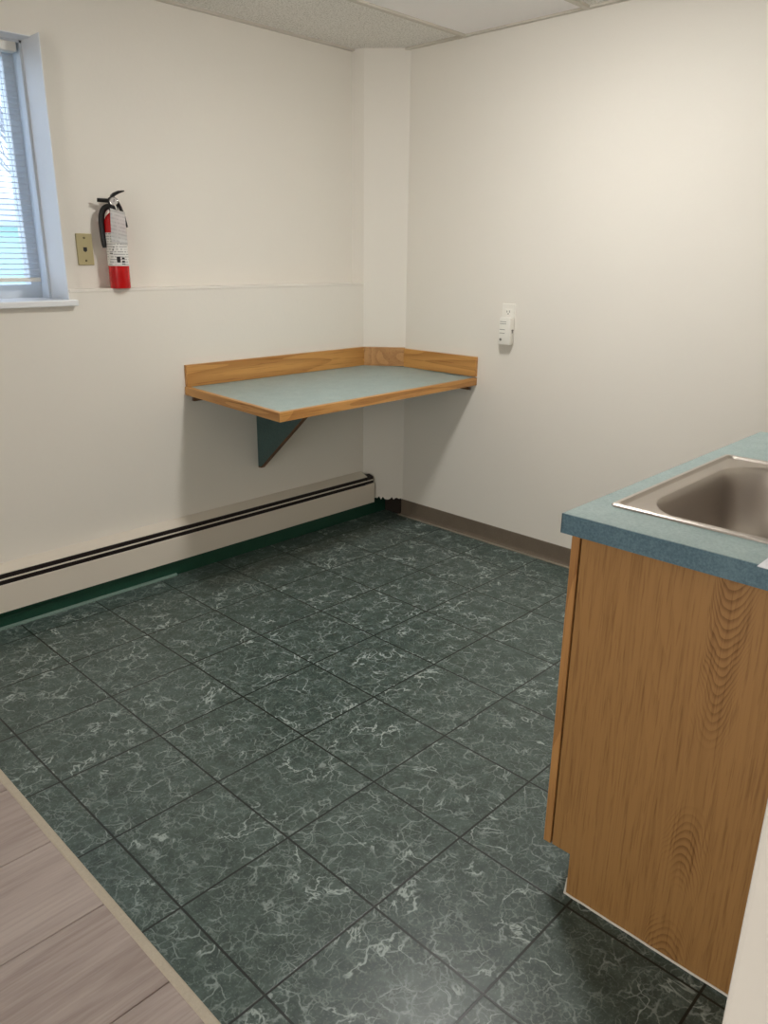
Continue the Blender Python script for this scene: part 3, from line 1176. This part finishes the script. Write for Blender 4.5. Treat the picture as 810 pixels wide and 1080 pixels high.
def wrap(r, a0, a1, z0, z1, n=24, thick=0.0004):
    b2 = NB()
    uvl = b2.loops.layers.uv.new('UVMap')
    L = []
    for i in range(n + 1):
        t_ = i / n
        a = a0 + (a1 - a0) * t_
        L.append((t_, b2.verts.new((EX + r * math.cos(a), EY + r * math.sin(a), z0)), b2.verts.new((EX + r * math.cos(a), EY + r * math.sin(a), z1))))
    for A, B in zip(L, L[1:]):
        f = b2.faces.new((A[1], B[1], B[2], A[2]))
        for lp, uv in zip(f.loops, ((A[0], 0), (B[0], 0), (B[0], 1), (A[0], 1))):
            lp[uvl].uv = uv
        f.smooth = True
    return b2


lab = wrap(ER + 0.0006, cang - 2.2, cang + 2.2, EZ + 0.084, EZ + 0.205)
lo_ = obj('label', lab, M_LABEL, fe, 'white printed instruction label')
# printed pictogram blocks on the label
bm = NB()
for a, z, wd, h in ((-0.62, 0.128, 0.36, 0.003), (-0.40, 0.140, 0.10, 0.006), (0.06, 0.096, 0.34, 0.022), (0.52, 0.096, 0.30, 0.007), (0.52, 0.108, 0.30, 0.007), (0.52, 0.089, 0.36, 0.003), (-0.30, 0.150, 0.08, 0.004)):
    b2 = wrap(ER + 0.0011, cang + a - wd / 2, cang + a + wd / 2, EZ + z, EZ + z + h, 6)
    merge(bm, b2)
obj('print', bm, M_BLACK, lo_, 'dark pictograms and text on the label')
# black strap/bracket on the right, hanging lever edge
def atcam(side, fwd, z):
    """point offset from the axis: side to the right of the camera's view, fwd towards the camera"""
    s = Vector((-cd.y, cd.x, 0))       # viewer's right
    p = Vector((EX, EY, EZ)) + s * side + cd * fwd
    p.z = EZ + z
    return p


vz = 0.292
bm = NB()
lathe(bm, [(0.016, 0.286), (0.018, 0.290), (0.018, 0.312), (0.014, 0.318), (0.012, 0.326)], (EX, EY, EZ), seg=20)
prism(bm, [atcam(-0.016, -0.011, 0.306), atcam(0.018, -0.011, 0.306), atcam(0.020, -0.011, 0.326), atcam(0.004, -0.011, 0.338), atcam(-0.016, -0.011, 0.330)], cd * 0.022, 0.002)
valve = obj('valve', bm, M_BLACK, fe, 'black valve head', smooth=True)
bm = NB()
tube(bm, [atcam(-0.004, 0, 0.334), atcam(0.006, 0, 0.343), atcam(0.024, 0, 0.352), atcam(0.046, 0, 0.357)], [0.012, 0.012, 0.0095, 0.0035], 10, 0.6)
tube(bm, [atcam(-0.004, 0, 0.334), atcam(-0.014, 0, 0.325)], [0.008, 0.006], 10, 0.6)
obj('squeeze_lever', bm, M_BLACK, fe, 'black curved squeeze lever', smooth=True)
bm = NB()
tube(bm, [atcam(-0.008, 0, 0.320), atcam(-0.030, 0, 0.321), atcam(-0.056, 0, 0.322)], [0.010, 0.0098, 0.0092], 10, 0.8)
obj('carry_handle', bm, M_BLACK, fe, 'black carry handle', smooth=True)
bm = NB()
gp = atcam(0.004, 0.010, 0.317)
lathe(bm, [(0.0155, 0.0), (0.0155, 0.009), (0.0135, 0.010)], gp, cd + Vector((0, 0, 0.08)), 24)
ga = obj('gauge', bm, M_CHROME, fe, 'round pressure gauge with steel ring', smooth=True)
bm = NB()
lathe(bm, [(0.0125, 0.0098), (0.012, 0.0108), (0.001, 0.0109)], gp, cd + Vector((0, 0, 0.08)), 24)
dial = obj('dial', bm, Mat('dial_paper', srgb(206, 200, 196), 0.3).m, ga, 'pale gauge dial')
bm = NB()
tube(bm, [atcam(0.004, 0.0215, 0.315), atcam(0.006, 0.0215, 0.326)], 0.0012, 6)
obj('needle', bm, M_BLACK, ga)
bm = NB()
hp = bez(atcam(-0.012, 0.0, 0.300), atcam(-0.040, 0.004, 0.300), atcam(-0.050, 0.004, 0.270), atcam(-0.048, 0.004, 0.225), 10) + bez(atcam(-0.048, 0.004, 0.222), atcam(-0.046, 0.004, 0.19), atcam(-0.044, 0.004, 0.17), atcam(-0.043, 0.004, 0.150), 6)
tube(bm, hp, [0.0112] * 11 + [0.0112, 0.0115, 0.0118, 0.012, 0.012, 0.0112, 0.009], 12)
obj('hose', bm, M_BLACK, fe, 'black rubber hose with nozzle', smooth=True)
bm = NB()
tube(bm, [atcam(0.016, 0.004, 0.318), atcam(0.026, 0.006, 0.296), atcam(0.036, 0.006, 0.262), atcam(0.0435, 0.004, 0.226)], [0.0075, 0.0075, 0.007, 0.006], 10, 0.8)
obj('wall_hook_strap', bm, M_BLACK, fe, 'black strap down the right side', smooth=True)
# paper tag hanging from the neck
bm = NB()
uvl = bm.loops.layers.uv.new('UVMap')
tagc = [(-0.012, 0.293), (0.040, 0.280), (0.0405, 0.160), (-0.018, 0.172)]
rows, cols = 6, 8
vs = []
for i in range(rows + 1):
    t_ = i / rows
    l = Vector((tagc[0][0] + (tagc[3][0] - tagc[0][0]) * t_, tagc[0][1] + (tagc[3][1] - tagc[0][1]) * t_))
    r = Vector((tagc[1][0] + (tagc[2][0] - tagc[1][0]) * t_, tagc[1][1] + (tagc[2][1] - tagc[1][1]) * t_))
    row = []
    for j in range(cols + 1):
        q = l.lerp(r, j / cols)
        fw = 0.028 + 0.0125 * min(1, t_ * 3.5) - 0.008 * j / cols
        if t_ > 0.1:
            fw = max(fw, math.sqrt(max(0.0, 0.0412 ** 2 - q.x ** 2)))
        row.append((bm.verts.new(atcam(q.x, fw, q.y)), 0.7 * j / cols, 0.7 * (1 - t_)))
    vs.append(row)
for A, B in zip(vs, vs[1:]):
    for j in range(cols):
        quad = (A[j], A[j + 1], B[j + 1], B[j])
        f = bm.faces.new([q[0] for q in quad])
        f.smooth = True
        for lp, q in zip(f.loops, quad):
            lp[uvl].uv = (q[1], q[2])
bmesh.ops.solidify(bm, geom=bm.faces[:], thickness=0.0005)
tg = obj('inspection_tag', bm, M_TAG, fe, 'white paper inspection tag')
bm = NB()
tube(bm, [atcam(0.006, 0.020, 0.306), atcam(0.010, 0.024, 0.297), atcam(0.012, 0.029, 0.286)], 0.0025, 6)
obj('tag_tie', bm, M_WHITE_PLASTIC, tg)

# ---------------------------------------------------------------- jack plate on the left wall
jp = thing('jack_plate', 'almond phone jack wall plate beside the window sill', 'wall plate', (0.7810, YN, 1.335))
bm = NB()
box(bm, (0.7485, YN - 0.006, 1.335), (0.8135, YN - 0.0003, 1.451), 0.0025)
obj('cover_plate', bm, M_PLATE, jp)
for z in (1.435, 1.352):
    bm = NB()
    lathe(bm, [(0.0042, 0.0), (0.004, 0.0012), (0.002, 0.0018)], (0.7810, YN - 0.006, z), (0, -1, 0), 14)
    obj('screw', bm, M_SCREW, jp)
bm = NB()
box(bm, (0.7735, YN - 0.0068, 1.387), (0.7885, YN - 0.0058, 1.401), 0.0004, 1)
box(bm, (0.7775, YN - 0.0068, 1.384), (0.7845, YN - 0.0058, 1.388), 0.0002, 1)
obj('jack_socket', bm, M_BLACK, jp, 'dark jack opening')

# ---------------------------------------------------------------- outlet and plug-in unit on the right wall
oy0, oy1 = 0.540, 0.612
ocy = 0.576
op = thing('outlet_plate', 'white outlet plate on the right wall above the plug-in device', 'outlet', (XR, ocy, 1.06))
bm = NB()
box(bm, (XR - 0.006, oy0, 1.063), (XR - 0.0003, oy1, 1.179), 0.0025)
obj('cover_plate', bm, M_WHITE_PLASTIC, op)
for zc in (1.141, 1.101):
    bm = NB()
    box(bm, (XR - 0.0075, ocy - 0.017, zc - 0.014), (XR - 0.0055, ocy + 0.017, zc + 0.014), 0.0012)
    rc = obj('receptacle', bm, M_WHITE_PLASTIC, op)
    bm = NB()
    box(bm, (XR - 0.0079, ocy - 0.0085, zc - 0.001), (XR - 0.0072, ocy - 0.006, zc + 0.008))
    box(bm, (XR - 0.0079, ocy + 0.006, zc - 0.001), (XR - 0.0072, ocy + 0.0085, zc + 0.007))
    lathe(bm, [(0.0028, 0.0), (0.0026, 0.0005)], (XR - 0.0074, ocy, zc - 0.007), (-1, 0, 0), 12)
    obj('slots', bm, M_DARK, rc)
dv = thing('plug_in_detector', 'white plug-in detector with vent slots and round button', 'detector', (XR, ocy, 0.995))
dx0, dx1 = XR - 0.042, XR - 0.008
dy0, dy1, dz0, dz1 = 0.537, 0.600, 0.996, 1.119
bm = NB()
box(bm, (dx0, dy0, dz0), (dx1, dy1, dz1), 0.005)
obj('housing', bm, M_WHITE_PLASTIC, dv, smooth=True)
for z in (1.099, 1.090, 1.064, 1.048):
    bm = NB()
    box(bm, (dx0 - 0.0004, dy0 + 0.022 if z > 1.07 else dy0 + 0.028, z), (dx0 + 0.001, dy1 - 0.006, z + 0.0022))
    obj('vent_slot', bm, M_GREY_PLASTIC, dv)
bm = NB()
lathe(bm, [(0.0062, 0.0), (0.0062, 0.002), (0.004, 0.003)], (dx0 + 0.0005, dy1 - 0.014, 1.020), (-1, 0, 0), 18)
obj('test_button', bm, M_GREY_PLASTIC, dv, 'round grey test button')
bm = NB()
box(bm, (dx0 + 0.016, dy0 - 0.0005, 1.050), (dx0 + 0.024, dy0 + 0.001, 1.066), 0.0003, 1)
box(bm, (dx0 + 0.012, dy0 - 0.0005, 1.062), (dx0 + 0.030, dy0 + 0.001, 1.0645))
obj('side_switch', bm, M_GREY_PLASTIC, dv)

# ---------------------------------------------------------------- lamps out of the picture: the kitchen light and an added fill panel
LX, LY = 1.29, -0.03
cl = thing('ceiling_light', 'round frosted globe ceiling light of the kitchen', 'ceiling light', (LX, LY, ZC))
bm = NB()
lathe(bm, [(0.125, 0.0), (0.128, -0.010), (0.118, -0.018), (0.098, -0.012)], (LX, LY, ZC - 0.0025), seg=32)
obj('canopy', bm, M_WHITE_PLASTIC, cl, smooth=True)
bm = NB()
prof = [(0.100, -0.012), (0.110, -0.020)]
for k in range(1, 11):
    a = math.pi / 2 * k / 10
    prof.append((0.110 * math.cos(a), -0.024 - 0.022 * math.sin(a)))
lathe(bm, prof, (LX, LY, ZC - 0.0025), seg=36)
obj('globe', bm, emissive('lit_frosted_glass', (1.0, 0.98, 0.945, 1), KITCHEN_GLOW), cl, smooth=True)

pl_ = thing('fill_panel', 'rectangular fill panel added at the ceiling of the adjoining room', 'ceiling light', (-2.0, -0.60, ZC))
bm = NB()
for lo, hi in (((-2.61, -0.92, ZC - 0.012), (-1.39, -0.90, ZC - 0.001)), ((-2.61, -0.32, ZC - 0.012), (-1.39, -0.30, ZC - 0.001)),
               ((-2.61, -0.90, ZC - 0.012), (-2.59, -0.32, ZC - 0.001)), ((-1.41, -0.90, ZC - 0.012), (-1.39, -0.32, ZC - 0.001))):
    box(bm, lo, hi)
obj('frame', bm, M_GRID, pl_)
bm = NB()
box(bm, (-2.59, -0.90, ZC - 0.009), (-1.41, -0.32, ZC - 0.003))
obj('diffuser', bm, emissive('lit_fill_panel', (1.0, 0.98, 0.945, 1), FILL_PANEL_GLOW), pl_)
